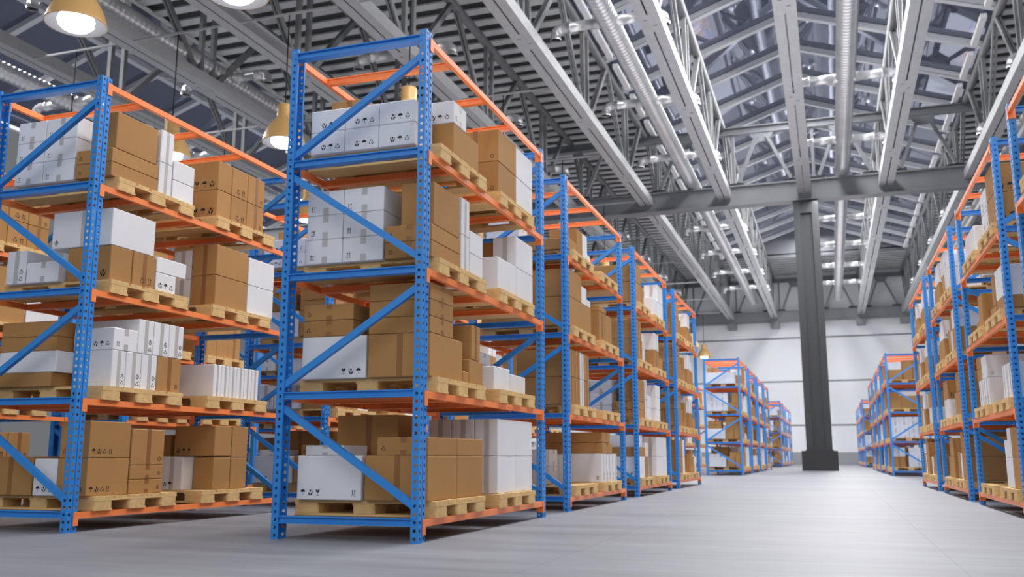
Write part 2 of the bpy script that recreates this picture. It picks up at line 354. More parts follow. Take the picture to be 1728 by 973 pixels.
# ------------------------------------------------------------------ cartons
def carton(b, dx, dy, dz, col, tape, marks, sd, bev=True, T=None, off=(0,0,0)):
    """adds a carton to b (origin at its low corner). slots 0 board 1 tape(none) 2 ink.  returns tape quads"""
    ox, oy, oz = off; g = 0.0025; c = 0.005 if bev else 0
    x0, x1, y0, y1, z0, z1 = ox+g, ox+dx-g, oy+g, oy+dy-g, oz+0.0008, oz+dz-0.0012
    mi = T[0] if T else 0
    if not bev: b.box(x0,x1,y0,y1,z0,z1,mi)
    else:
        X, Y, Z = (x0,x1), (y0,y1), (z0,z1); vs = []; idx = {}
        for i in (0,1):
            for j in (0,1):
                for k in (0,1):
                    sx, sy, sz = (c if i == 0 else -c), (c if j == 0 else -c), (c if k == 0 else -c)
                    idx[(i,j,k,'x')] = len(vs); vs.append((X[i], Y[j]+sy, Z[k]+sz))
                    idx[(i,j,k,'y')] = len(vs); vs.append((X[i]+sx, Y[j], Z[k]+sz))
                    idx[(i,j,k,'z')] = len(vs); vs.append((X[i]+sx, Y[j]+sy, Z[k]))
        fs = []
        for i in (0,1):
            q = [idx[(i,0,0,'x')],idx[(i,1,0,'x')],idx[(i,1,1,'x')],idx[(i,0,1,'x')]]; fs.append(q if i else q[::-1])
            q = [idx[(0,i,0,'y')],idx[(0,i,1,'y')],idx[(1,i,1,'y')],idx[(1,i,0,'y')]]; fs.append(q if i else q[::-1])
            q = [idx[(0,0,i,'z')],idx[(1,0,i,'z')],idx[(1,1,i,'z')],idx[(0,1,i,'z')]]; fs.append(q if i else q[::-1])
        for i in (0,1):
            for j in (0,1):
                fs.append([idx[(i,j,0,'x')],idx[(i,j,0,'y')],idx[(i,j,1,'y')],idx[(i,j,1,'x')]] if i != j else [idx[(i,j,0,'y')],idx[(i,j,0,'x')],idx[(i,j,1,'x')],idx[(i,j,1,'y')]])
                fs.append([idx[(i,0,j,'x')],idx[(i,0,j,'z')],idx[(i,1,j,'z')],idx[(i,1,j,'x')]] if i == j else [idx[(i,0,j,'z')],idx[(i,0,j,'x')],idx[(i,1,j,'x')],idx[(i,1,j,'z')]])
                fs.append([idx[(0,i,j,'y')],idx[(0,i,j,'z')],idx[(1,i,j,'z')],idx[(1,i,j,'y')]] if i != j else [idx[(0,i,j,'z')],idx[(0,i,j,'y')],idx[(1,i,j,'y')],idx[(1,i,j,'z')]])
                for k in (0,1):
                    t = [idx[(i,j,k,'x')],idx[(i,j,k,'y')],idx[(i,j,k,'z')]]; fs.append(t if (i+j+k) % 2 else t[::-1])
        b.mesh_(vs, fs, mi)
    e = 0.0009
    def face(which):
        # origin, right, width, normal offset
        if which == 'e': return Vector((x0, y0-e, z0)), Vector((1,0,0)), x1-x0
        if which == 't': return None
        if sd > 0: return Vector((x1+e, y0, z0)), Vector((0,1,0)), y1-y0
        return Vector((x0-e, y1, z0)), Vector((0,-1,0)), y1-y0
    hz = z1-z0; tq = []
    for ch in tape:
        w = 'e' if ch in 'eE' else 'a'
        o, r, wd = face(w); tw = min(0.045, wd*0.22); a0, a1 = wd*0.52-tw/2, wd*0.52+tw/2
        if ch in 'ea': segs = [(0.004, hz-0.004)]
        else: segs = [(0.003, min(0.055, hz*0.3)), (hz-min(0.055, hz*0.3), hz-0.003)]
        for k, (s0, s1) in enumerate(segs):
            last = k == len(segs)-1
            q = [o+r*a0+Vector((0,0,s0)), o+r*a1+Vector((0,0,s0)), o+r*a1+Vector((0,0,s1)), o+r*a0+Vector((0,0,s1))]
            if last:   # the strip runs on over the top of the carton
                dn = Vector((0, y1-y0, 0)) if w == 'e' else Vector((-sd*(x1-x0), 0, 0))
                p = [Vector((v.x, v.y, z1+e)) for v in q[2:]]
                q = q[:2]+[p[0], p[1], p[0]+dn, p[1]+dn]
            tq.append(q)
    for mk in marks:
        w, pos, seq = mk[:3]; big = mk[3] if len(mk) > 3 else 1.0; o, r, wd = face(w); s = min(0.046*big, hz*0.34, wd*0.26); gap = s*0.28; n = len(seq)
        for k, chh in enumerate(seq):
            if pos == 'V': px, pz = wd*0.68, 0.022+(n-1-k)*(s+gap)
            elif pos == 'BR': px, pz = wd-0.03-(n-k)*s-(n-1-k)*gap, 0.03
            else: px, pz = 0.03+k*(s+gap), 0.03
            ss = s*0.9
            for pl in SYM[chh]: b.poly([o+r*(px+p[0]*ss)+Vector((0,0,pz+p[1]*ss)) for p in pl], T[2] if T else 1)
    return tq

_cc = {}
def carton_mesh(dx, dy, dz, col, tape, marks, sd):
    key = (round(dx,3), round(dy,3), round(dz,3), col, tape, tuple(marks), sd)
    if key not in _cc:
        b = MB(); tq = carton(b, dx, dy, dz, col, tape, marks, sd)
        tm = []
        for q in tq:
            t = MB(); t.mesh_(q, [(0,1,2,3)] if len(q) == 4 else [(0,1,2,3),(3,2,4,5)])
            tm.append(t.mesh('packing_tape', M['tape_brown' if col == 'B' else 'tape_white']))
        _cc[key] = (b.mesh('cardboard_box', [M['brown' if col == 'B' else 'white'], M['ink']]), tm)
    return _cc[key]

# ------------------------------------------------------------------ pallet loads  (u across 0..1.09, aisle at the high end; v along the row; z above the deck)
def g3(us, vs, zs, col, tape='', marks=()):
    return [(us[i],us[i+1],vs[j],vs[j+1],zs[k],zs[k+1],col,tape,marks) for i in range(len(us)-1) for j in range(len(vs)-1) for k in range(len(zs)-1)]
HUR = (('e','BR','hur'),); UHR = (('e','BR','uhr'),)
LOAD = {}
LOAD['A'] = g3((.04,.33,.61,.90),(-.06,.28),(0,.172,.344),'W','',HUR) + g3((.04,.33,.61),(.29,.62),(0,.172,.344),'W') + [
    (.64,1.05,.33,.87,0,.277,'B','',()), (.74,1.05,.33,.60,.277,.455,'W','A',(('e','BR','hur'),('a','BL','a'))), (.05,.36,.22,.56,.344,.52,'B','e',())]
LOAD['B'] = [(.6,1.05,.05,.54,0,.285,'B','e',(('e','BR','c'),)), (.6,1.05,.05,.54,.285,.575,'B','e',(('e','BR','c'),)), (.6,1.05,.54,1.03,0,.285,'W','',()), (.6,1.05,.54,1.03,.285,.57,'W','',())]
LOAD['C'] = g3((.04,.34,.67),(-.06,.52),(0,.183,.366,.55),'W','E',(('e','BL','a'),)) + [
    (.68,1.05,-.06,.5,0,.12,'B','E',(('e','BL','r'),)), (.68,1.05,-.06,.5,.12,.24,'B','E',(('e','BL','r'),)), (.79,1.05,-.02,.47,.24,.555,'B','',()),
    (.68,1.05,.51,.68,0,.29,'W','a',()), (.68,1.05,.51,.68,.29,.58,'W','a',()), (.62,1.05,.69,.98,0,.18,'W','',()), (.62,1.05,.69,.98,.18,.36,'W','',())]
LOAD['D'] = [(.45,1.05,.05,.54,0,.285,'W','',()), (.5,1.05,.54,1.03,0,.285,'W','',()), (.82,1.05,.54,1.03,.285,.57,'W','e',()), (.35,.79,.66,1.0,.285,.56,'B','',()), (.05,.45,.56,1.0,0,.285,'B','',())]
LOAD['E'] = [(.04,.56,-.06,.42,0,.305,'W','',(('e','BR','ghu'),)), (.04,.45,-.05,.46,.305,.422,'B','E',(('e','BL','r'),)), (.04,.45,-.05,.46,.422,.54,'B','E',(('e','BL','r'),)),
    (.57,1.05,-.07,.56,0,.305,'B','e',()), (.57,1.05,-.06,.37,.305,.422,'B','A',()), (.57,1.05,-.06,.37,.422,.54,'B','A',()), (.57,1.05,-.06,.37,.54,.66,'B','A',()),
    (.86,1.05,.57,.69,0,.09,'B','',()), (.6,1.05,.70,.99,0,.19,'B','',()), (.62,1.05,.74,.93,.19,.46,'B','a',())]
LOAD['F'] = [(.55,1.02,.05,.45,0,.2,'W','',()), (.5,1.0,.52,.95,0,.17,'W','',()), (.62,.86,.1,.4,.2,.33,'W','A',()), (.1,.5,.1,.5,0,.2,'W','e',())]
LOAD['G'] = [(.04,.55,-.06,.45,0,.305,'W','',(('e','BL','uhg'),('e','BR','a'))), (.04,.35,.05,.42,.305,.378,'W','E',()), (.57,1.05,-.07,.47,0,.305,'B','e',()), (.57,1.05,.475,1.0,0,.305,'B','',()),
    (.66,1.05,-.06,.47,.305,.43,'B','E',(('e','BL','r'),)), (.66,1.05,.475,1.0,.305,.43,'B','',()), (.04,.56,.5,1.0,0,.61,'B','e',())]
LOAD['H'] = g3((.43,.635,.84,1.05),(.06,.52,.98),(0,.302,.605),'W','e')
LOAD['J'] = [(.48,1.05,.03,.25,0,.265,'B','',(('e','BR','guh',1.45),)), (.48,1.05,.03,.25,.265,.55,'B','',(('e','BR','guh',1.45),)),
    (.6,1.05,.25,.51,0,.265,'B','',(('a','BR','ra',1.45),)), (.6,1.05,.25,.51,.265,.55,'B','',(('a','BR','ra',1.45),)), (.6,1.05,.51,.80,0,.265,'B','a',(('a','BR','c'),)), (.6,1.05,.51,.80,.265,.55,'B','a',(('a','BR','c'),))]
LOAD['K'] = [(.05,.26,-.06,.3,0,.28,'W','e',(('e','V','cr'),)), (.265,.60,-.06,.3,0,.172,'W','E',()), (.61,1.05,.02,.27,0,.285,'B','',(('e','BR','h',1.45),)), (.61,1.05,.275,.55,0,.285,'B','a',(('a','BR','ra',1.45),)),
    (.44,1.05,.01,.52,.285,.59,'W','e',(('e','BL','c'),)), (.27,.43,.31,.6,0,.45,'W','e',()), (.75,1.05,.56,.82,0,.165,'W','',(('a','BL','hur',1.45),)), (.55,1.05,.56,.95,.165,.30,'W','',()), (.5,.74,.56,.95,0,.165,'B','',())]
LOAD['L'] = [(.55,.76,.09,.5,0,.27,'W','e',()), (.55,.76,.09,.5,.27,.55,'W','e',()), (.77,1.05,.08,.58,0,.29,'B','e',()), (.77,1.05,.08,.58,.29,.585,'B','e',()), (.6,1.05,.59,1.04,0,.285,'W','',()), (.6,1.05,.59,1.04,.285,.56,'W','',())]
_cr = (('a','V','cr'),)
LOAD['M'] = [(.04,.62,-.06,.3,0,.115,'B','',()), (.07,.66,-.05,.3,.115,.285,'W','',()), (.07,.64,-.05,.3,.285,.40,'B','',()), (.07,.64,-.05,.3,.40,.525,'B','',()),
    (.66,1.05,.12,.28,0,.295,'W','a',_cr), (.66,1.05,.28,.46,0,.295,'W','a',_cr), (.66,1.05,.46,.65,0,.295,'W','a',_cr), (.66,1.05,.65,.96,0,.295,'B','a',(('a','BR','c'),)),
    (.65,1.05,.12,.40,.295,.475,'W','A',(('e','BR','hur'),('a','BL','a'))), (.5,1.05,.40,.585,.295,.58,'W','a',_cr), (.5,1.05,.585,.78,.295,.58,'W','a',_cr), (.5,1.05,.78,.97,.295,.58,'W','a',_cr)]
LOAD['N'] = g3((.45,1.05),(.13,.25,.37,.49,.61,.73,.85),(0,.3),'W','a')
LOAD['P'] = [(.53,.76,-.06,.3,0,.285,'W','',(('e','BL','uhg'),)), (.765,1.05,-.08,.40,0,.287,'B','',(('e','BR','c'),('a','BL','uhra'))), (.765,1.05,-.08,.40,.287,.57,'B','',(('e','BL','c'),('a','BL','uhra'))),
    (.7,1.05,.41,.81,0,.115,'B','A',(('a','BR','c'),)), (.7,1.05,.41,.81,.115,.23,'B','A',(('a','BR','c'),)), (.7,1.05,.41,.81,.23,.52,'B','a',(('a','BR','c'),)), (.06,.52,-.05,.4,0,.3,'B','e',())]
LOAD['Q'] = [(.58,.82,.06,.4,0,.3,'W','e',(('e','BL','hu'),)), (.83,1.05,.2,.46,0,.29,'B','',()), (.6,1.05,.2,.46,.30,.58,'B','',(('e','BL','hug'),)), (.7,1.05,.465,.72,0,.29,'B','e',()), (.6,1.05,.465,.72,.29,.58,'B','e',()), (.1,.56,.2,.7,0,.5,'B','',())]
LOAD['R'] = [(.04,1.05,-.05,.30,0,.125,'B','E',()), (.08,.47,-.02,.3,.125,.32,'W','A',()), (.08,.47,-.02,.3,.32,.52,'W','A',()), (.72,1.05,.31,.44,0,.31,'B','',()), (.75,1.05,.44,.56,0,.31,'B','',()), (.75,1.05,.56,.67,0,.31,'W','',()), (.75,1.05,.67,.78,0,.31,'W','',()), (.8,1.05,.78,.92,0,.1,'W','',())]
LOAD['S'] = [(.45,1.05,a,b_,z0,z1,c,'a',()) for (z0,z1) in ((0,.295),(.295,.59)) for (a,b_,c) in ((-.06,.10,'B'),(.10,.22,'B'),(.22,.38,'B'),(.38,.54,'W'),(.56,.78,'B'))]
LOAD['T'] = [(.04,1.05,-.06,.92,0,.32,'B','e',()), (.04,1.05,-.06,.48,.32,.62,'B','e',()), (.55,1.05,.50,.72,.32,.52,'W','',()), (.6,1.05,.73,.90,.32,.40,'W','',())]
LOAD['U'] = [(.55,1.05,.04,.34,0,.36,'B','a',()), (.5,1.05,.04,.42,.36,.43,'B','',()), (.55,1.05,.36,.72,0,.36,'B','',()), (.1,.5,.1,.7,0,.3,'B','e',())]
LOAD['V'] = [(.5,.95,.15,.6,.0,.06,'W','',()), (.1,.45,.1,.5,0,.2,'W','',())]
LOAD['X'] = g3((.04,.38),(.15,.55),(0,.18,.36,.54),'W','e') + [(.42,.62,.3,.7,0,.36,'B','',())]
LOAD['Y'] = [(.25,.67,.44,.77,0,.19,'W','A',(('e','BR','ug'),)), (.25,.67,.44,.77,.19,.38,'W','A',(('e','BR','ug'),)), (.6,.75,.79,.92,0,.32,'W','',()), (.04,.22,.0,.4,0,.3,'B','',())]
LOAD['Z'] = [(.04,1.05,a,b_,0,.33,'W','a',_cr) for (a,b_) in ((.06,.22),(.22,.38),(.38,.54),(.54,.70),(.70,.86))]
LOAD['Z'][0] = LOAD['Z'][0][:8] + (_cr+(('e','BL','g'),('e','BR','a')),)
LOAD['Z'] += [(.3,1.05,.1,.62,.33,.46,'B','A',()), (.25,1.05,.1,.5,.46,.585,'B','A',())]
LOAD['a'] = [(.5,1.05,-.06,.12,0,.3,'B','a',()), (.5,1.05,.12,.4,0,.3,'B','a',()), (.5,1.05,-.06,.3,.3,.58,'B','a',()), (.6,1.05,.42,.6,0,.4,'W','a',()), (.05,.48,0,.5,0,.33,'B','e',())]
LOAD['b'] = [(.5,1.05,.12,.5,0,.29,'B','a',()), (.5,1.05,.12,.5,.29,.56,'W','a',()), (.6,1.05,.52,.85,0,.2,'B','',())]
LOAD['c'] = g3((.3,.66,1.05),(.12,.5),(0,.19,.38,.57),'W','E')
LOAD['d'] = [(.3,1.05,-.04,.36,0,.30,'W','',(('e','BR','gr'),)), (.75,1.05,.37,.62,0,.30,'B','',()), (.3,1.05,-.04,.44,.30,.43,'B','',()), (.4,1.05,-.02,.2,.43,.6,'W','A',(('e','BL','a'),)), (.8,1.05,.45,.62,.30,.5,'W','',())]
LOAD['e'] = [(.3,1.05,a,b_,z0,z1,c,'',()) for (z0,z1) in ((0,.3),(.3,.6)) for (a,b_,c) in ((-.04,.16,'B'),(.16,.36,'B'),(.36,.6,'W'))]
LOAD['f'] = [(.6,1.05,.1,.3,0,.34,'B','a',()), (.6,1.05,.32,.6,0,.14,'B','',()), (.6,1.05,.62,.8,0,.3,'W','',()), (.6,1.05,.36,.5,.14,.3,'B','',())]
# right-hand row
LOAD['g'] = [(.4,1.05,.0,.3,z0,z1,'B','',(('e','BL','hu',1.5),('a','BL','rc'))) for (z0,z1) in ((0,.29),(.29,.58))] + [(.5,1.05,.30,.44,z0,z1,'B','',()) for (z0,z1) in ((0,.29),(.29,.58))] + [(.5,1.05,a,b_,z0,z1,'W','',(('a','V','cr'),)) for (z0,z1) in ((0,.24),(.24,.47)) for (a,b_) in ((.46,.66),(.66,.84))]
LOAD['h'] = [(.3,1.05,-.02,.4,0,.12,'B','A',()), (.3,1.05,-.02,.12,.12,.42,'W','',()), (.3,1.05,.12,.26,.12,.42,'W','',()), (.3,1.05,.26,.40,.12,.42,'W','',()), (.4,1.05,.45,.8,0,.1,'B','',()), (.3,1.05,.45,.62,.1,.4,'B','',())]
LOAD['i'] = [(.6,1.05,.02,.3,0,.36,'B','',()), (.6,1.05,.32,.5,0,.1,'B','',()), (.2,.58,.1,.6,0,.3,'W','e',())]
LOAD['j'] = [(.3,1.05,a,b_,0,.33,'W','a',(('e','BR','u'),)) for (a,b_) in ((-.02,.14),(.14,.30),(.30,.46))]
LOAD['k'] = g3((.35,1.05),(.1,.26,.42,.58,.74),(0,.3),'W','a',_cr) + [(.15,1.05,.1,.46,.3,.54,'W','E',(('e','BL','a'),('a','BL','c'))), (.3,1.05,.47,.8,.3,.43,'B','',(('a','BL','r'),)), (.3,1.05,.47,.8,.43,.56,'B','',(('a','BL','r'),))]
LOAD['l'] = [(.5,1.05,a,b_,z0,z1,c,'',()) for (z0,z1) in ((0,.29),(.29,.57)) for (a,b_,c) in ((-.02,.18,'B'),(.18,.34,'B'),(.34,.42,'W'),(.42,.54,'W'))] + [(.5,1.05,.54,.72,0,.29,'W','',()), (.5,1.05,.54,.72,.29,.46,'W','',())]
LOAD['m'] = [(.02,.75,.15,.65,0,.31,'B','e',(('e','BL','r'),)), (.02,.75,.15,.65,.31,.6,'B','e',(('e','BL','r'),))]
LOAD['n'] = g3((.35,1.05),(.1,.2,.3,.4,.5,.6),(0,.28),'W','a',(('e','BR','ur'),)) + [(.2,1.05,.1,.62,.28,.55,'B','',(('e','BL','ar',1.5),))]
LOAD['o'] = [(.3,1.05,-.02,.4,0,.3,'B','',(('e','BR','a'),)), (.3,1.05,-.02,.4,.3,.56,'B','',(('e','BR','a'),)), (.5,1.05,.42,.6,0,.3,'B','',()), (.4,.7,.42,.7,.3,.5,'W','',())]
LOAD['p'] = [(.5,1.05,-.02,.2,0,.3,'B','',(('a','BL','g'),)), (.5,1.05,.2,.4,0,.19,'B','',()), (.5,1.05,.2,.4,.19,.36,'B','',()), (.5,1.05,-.02,.2,.3,.55,'B','',(('a','BL','g'),)), (.5,1.05,.2,.4,.36,.62,'B','',(('a','BL','c'),)), (.3,1.05,.42,.54,.0,.34,'W','',()), (.4,1.05,.55,.72,0,.36,'B','a',()), (.4,1.05,.72,.86,0,.36,'B','a',())]
LOAD['q'] = [(.45,1.05,.05,.5,0,.3,'B','',()), (.45,1.05,.05,.42,.3,.58,'W','e',(('e','BL','cr'),)), (.7,1.05,.43,.56,.3,.46,'W','',()), (.45,1.05,.52,.75,0,.28,'B','',())]
LOAD['s'] = [(.45,1.05,-.02,.3,0,.3,'B','',()), (.4,1.05,-.02,.3,.3,.56,'W','e',()), (.45,1.05,.3,.5,0,.3,'W','a',()), (.5,1.05,.3,.5,.3,.52,'B','',()), (.4,1.05,.52,.8,0,.34,'B','',(('a','BL','c'),))]
LOAD['v'] = [(.62,1.05,.0,.4,0,.3,'B','',())] + g3((.62,.705,.79,.875,.96,1.045),(.02,.38),(.3,.52),'W') + [(.06,.58,.0,.5,0,.56,'B','e',())]
LOAD['w'] = g3((.05,.37,.69,1.02),(.0,.42),(0,.37),'B') + [(.1,.7,.1,.4,.37,.5,'W','',())]
LOAD['x'] = g3((.05,.29,.53,.77,1.01),(.0,.4),(0,.21,.42,.6),'W','E')
LOAD['y'] = [(.68,1.03,.0,.4,0,.3,'B','e',()), (.86,1.03,.0,.4,.3,.56,'W','',()), (.68,.855,.0,.4,.3,.56,'W','',()), (.05,.33,.0,.4,0,.3,'W','',()), (.335,.6,.0,.4,0,.3,'W','',()), (.1,.58,.05,.4,.3,.56,'W','',())]
LOAD['t'] = []
# which load stands where: unit -> levels bottom..top -> (nearer pallet, farther pallet)
PLAN = {
 'centre': [['GH','EF','CD','AB'], ['YZ','SX','TU','RV'], ['dH','Cc','ab','oD'], ['ef','Eb','Eq','ob']],
 'left':   [['PQ','MN','KL','CJ'], ['GH','KL','EF','AB'], ['YZ','Cc','ab','TD'], ['MN','SX','JN','RB']],
 'back':   [['PJ','oS','TL','JJ'], ['PQ','EN','SJ','oS'], ['GH','EF','CD','TB'], ['MN','SX','TU','RB']],
 'right':  [['yS','xJ','wJ','vJ'], ['lm','jk','hi','gN'], ['po','on','sq','Mq'], ['fp','ns','qs','qb']],
}
ROWWORD = {'centre':'centre-row', 'left':'left-row', 'back':'back-row', 'right':'right-row'}
NTH = ['nearest', 'second', 'third', 'farthest']
SHELF = ['floor-level shelf', 'second shelf', 'third shelf', 'top shelf']
ORD = ['first','second','third','fourth','fifth','sixth','seventh','eighth','ninth','tenth','eleventh']

def clusters(vals, tol):
    out = []
    for v in sorted(vals):
        if not out or v-out[-1] > tol: out.append(v)
    return out
def rank(v, cl): return max(i for i, c in enumerate(cl) if v >= c-1e-6)
def describe(boxes):
    """a short phrase for each carton of a load that no other carton of the load shares"""
    res = []
    for n, bx in enumerate(boxes):
        # layer: how many cartons of this pile lie under it
        under = [o for o in boxes if o is not bx and o[5] <= bx[4]+0.02 and o[0] < bx[1]-.02 and o[1] > bx[0]+.02 and o[2] < bx[3]-.02 and o[3] > bx[2]+.02]
        lay = len(clusters([o[4] for o in under], .01))
        res.append([lay])
    out = []
    for n, bx in enumerate(boxes):
        same = [b for b, r in zip(boxes, res) if r[0] == res[n][0]]
        cv = clusters([b[2] for b in same], .045); cu = clusters([-b[1] for b in same], .045)
        rv = rank(bx[2], cv); ru = rank(-bx[1], cu)
        maxl = max(r[0] for r in res)
        L = 'bottom-layer' if res[n][0] == 0 else ('topmost-layer' if res[n][0] == maxl else ORD[res[n][0]]+'-layer')
        V = '' if len(cv) == 1 else ('near-end' if rv == 0 else 'far-end' if rv == len(cv)-1 else ('midway' if len(cv) == 3 else ORD[rv]+'-from-near-end'))
        U = '' if len(cu) == 1 else ('aisle-side' if ru == 0 else 'rear-side' if ru == len(cu)-1 else ('mid-depth' if len(cu) == 3 else ORD[ru]+'-from-aisle'))
        out.append([L, V, U])
    return out
def shape_word(bx):
    dx, dy, dz = bx[1]-bx[0], bx[3]-bx[2], bx[5]-bx[4]
    if dz > 0.5: return 'tall '
    if dz < 0.14: return 'flat '
    if dy < 0.2 and dx > 0.4: return 'narrow '
    if dx*dy*dz > 0.075: return 'big '
    return ''

NEED_MERGE = {'B': MB(), 'W': MB()}
seen_labels = {}
def place_load(row, i, yo, lev, fn, key, individual, where):
    boxes = LOAD[key]; sd = ROWS[row][2]; o = pal_origin(row, i, yo, lev, fn); zd = PH
    desc = describe(boxes) if individual else None
    for n, (u0,u1,v0,v1,z0,z1,col,tape,marks) in enumerate(boxes):
        x = o.x+u0 if sd > 0 else ROWS[row][0]+1.07-u1
        if fn == 0 and v0 < -0.05: v0 = -0.05
        dx, dy, dz = u1-u0, v1-v0, z1-z0
        loc = (x, o.y+v0, o.z+zd+z0)
        if individual:
            me, tm = carton_mesh(dx, dy, dz, col, tape, list(marks), sd)
            c = 'brown' if col == 'B' else 'white'
            d = [q for q in desc[n] if q]
            lab = f"{shape_word(boxes[n])}{c} carton, {', '.join(d)}, {where}"
            seen_labels.setdefault(lab, 0); seen_labels[lab] += 1
            bo = tag(link('brown_carton' if col == 'B' else 'white_carton', me, None, loc), lab, 'box', ('brown cartons on the pallets' if col == 'B' else 'white cartons on the pallets'))
            for m_ in tm: link('packing_tape', m_, bo)
        else:
            b = NEED_MERGE[col]
            tq = carton(b, dx, dy, dz, col, tape, (), sd, bev=False, T=(0,0,0), off=loc)
            for q in tq: b.mesh_(q, [(0,1,2,3)] if len(q) == 4 else [(0,1,2,3),(3,2,4,5)], 1)

def build_row(row, yo, units, rackdet, paldet, boxind, far):
    for i in units:
        pre = {0: '', 1: 'distant ', 2: 'farthest '}[far]
        who = f"{NTH[i]} {pre}{ROWWORD[row]} rack"
        gname = f"pallet racks of the {pre}{ROWWORD[row].replace('-row','')} row"
        build_rack(row, i, yo, f"blue and orange perforated steel pallet rack, {NTH[i]} in {pre}{ROWWORD[row].replace('-',' ')}", gname, rackdet)
        for lev in range(4):
            for fn in (0, 1):
                key = PLAN[row][i][lev][fn]
                w = f"{'nearer' if fn == 0 else 'farther'} pallet, {SHELF[lev]}, {who}"
                build_pallet(row, i, yo, lev, fn, f"wooden pallet, {'nearer' if fn == 0 else 'farther'} one on {SHELF[lev]} of {who}", 'wooden pallets on the racks', i in paldet)
                place_load(row, i, yo, lev, fn, key, i in boxind, w)

R4 = range(4)
build_row('centre', 0, R4, True, R4, R4, 0)
build_row('left', 0, R4, True, (0, 1), (0, 1), 0)
build_row('right', 0, R4, True, (0, 1, 2), (0, 1, 2, 3), 0)
build_row('back', 0, R4, False, (), (0,), 0)
for g in (1, 2):
    build_row('centre', PERIOD*g, R4, False, (), (), g)
    build_row('right', PERIOD*g, R4, False, (), (), g)
build_row('left', PERIOD, R4, False, (), (), 1)
for col, b in NEED_MERGE.items():
    nm = 'brown' if col == 'B' else 'white'
    o = link('distant_cardboard_boxes', b.mesh('distant_boxes', [M[nm], M['tape_brown' if col == 'B' else 'tape_white']]))
    tag(o, f"many small {nm} cartons on the farther racks down the hall", 'boxes', None, 'stuff')

# ------------------------------------------------------------------ floor and end wall
YE = 78.0
b = MB(); b.box(-60, 45, -12, 82, -0.1, 0.0); tag(link('floor', b.mesh('floor', M['floor'])), 'pale grey polished concrete floor', 'floor', None, 'structure')
b = MB(); b.box(-60, 45, YE, YE+0.3, 0.9, 20); o = link('wall_back', b.mesh('wall_back', M['wall'])); tag(o, 'white panelled end wall', 'wall', None, 'structure')
b = MB()
for z in (3.0, 6.48, 9.98): b.box(-60, 45, YE-0.02, YE+0.01, z-0.06, z+0.06)
tag(link('trim_1', b.mesh('trim_1', M['seam'])), 'grey horizontal joints between the wall panels', 'trim', None, 'structure')
b = MB(); b.box(-60, 45, YE-0.06, YE+0.3, 0, 0.9); tag(link('baseboard_back', b.mesh('baseboard_back', M['band'])), 'grey band along the foot of the end wall', 'baseboard', None, 'structure')

# ------------------------------------------------------------------ roof
XC = [-20.8, -17.4, -14.05, -10.65, -7.2, -3.8, -0.5, 2.7, 5.9, 9.2, 12.5]
ZB, ZT = 11.5, 14.75
NODES = [2.6+6.55*k for k in range(6)]                # 2.6 .. 35.35
SPANS = [(3.0, 39.75), (40.25, 76.75)]
GIRD = [3.0, 40.0, 77.0]
def truss(x, si, label, group):
    ya, yb = SPANS[si]; nodes = NODES if si == 0 else [43.3+6.1*k for k in range(6)]
    t = thing('roof_truss', label, 'truss', (x, ya, ZB), group)
    b = MB(); L = yb-ya
    for s in (-1, 1):
        x0, x1 = (-0.28, -0.022) if s < 0 else (0.022, 0.28)
        b.box(x0, x1, 0, L, 0, 0.02); b.box(x0, x1, 0, L, 0.33, 0.35)
        wx = x0 if s < 0 else x1
        b.box(min(wx, wx-s*0.015), max(wx, wx-s*0.015), 0, L, 0.02, 0.33)
    bc = link('bottom_chord', b.mesh('bottom_chord', M['galv']), t)
    for yn in nodes:
        y = yn-ya
        if y < 0.5 or y > L-0.6: continue
        b = MB(); b.box(-0.10, 0.10, y-0.5, y+0.5, -0.004, 0.0); b.box(-0.03, 0.03, y-0.45, y+0.45, 0.0, 0.012)
        for (xx, yy) in ((-0.09, y-0.18), (0.09, y+0.18)): b.box(xx-0.05, xx+0.05, yy-0.05, yy+0.05, -0.02, -0.004)
        link('splice_plate', b.mesh('splice_plate', M['galv']), bc)
    b = MB(); b.tube([(0,0,ZT-ZB),(0,L,ZT-ZB)], 0.15, 14); link('top_chord', b.mesh('top_chord', M['steel']), t)
    zt = ZT-ZB-0.1
    for yn in nodes:
        y = yn-ya
        for dy in (-0.28, 0.28):
            if 0.1 < y+dy < L-0.1:
                b = MB(); b.bar((0,y+dy,0.31),(0,y+dy,zt), 0.13, 0.15, (0,1,0)); link('vertical_post', b.mesh('vertical_post', M['steel']), t)
        for s in (-1, 1):
            y1 = y+s*3.05
            if not (-0.5 < y1 < L+0.5): continue
            y1 = min(max(y1, 0.15), L-0.15)
            b = MB()
            a, c = Vector((0, y+s*0.45, 0.33)), Vector((0, y1, zt))
            for off in (-0.055, 0.055): b.bar(a+Vector((off,0,0)), c+Vector((off,0,0)), 0.06, 0.16, (0,0,1))
            link('diagonal_brace', b.mesh('diagonal_brace', M['steel']), t)
    return t
for k, x in enumerate(XC):
    side = ['eighth','seventh','sixth','fifth','fourth','third','second'][k-0] if False else None
    for si in (0, 1):
        if k == 6: pos = 'in line with the charcoal column'
        else:
            n = abs(k-6); pos = f"{ORD[n-1]} {'left' if k < 6 else 'right'} of the column line"
        truss(x, si, f"grey roof truss {'before' if si == 0 else 'beyond'} the cross girder, {pos}", 'long roof trusses')

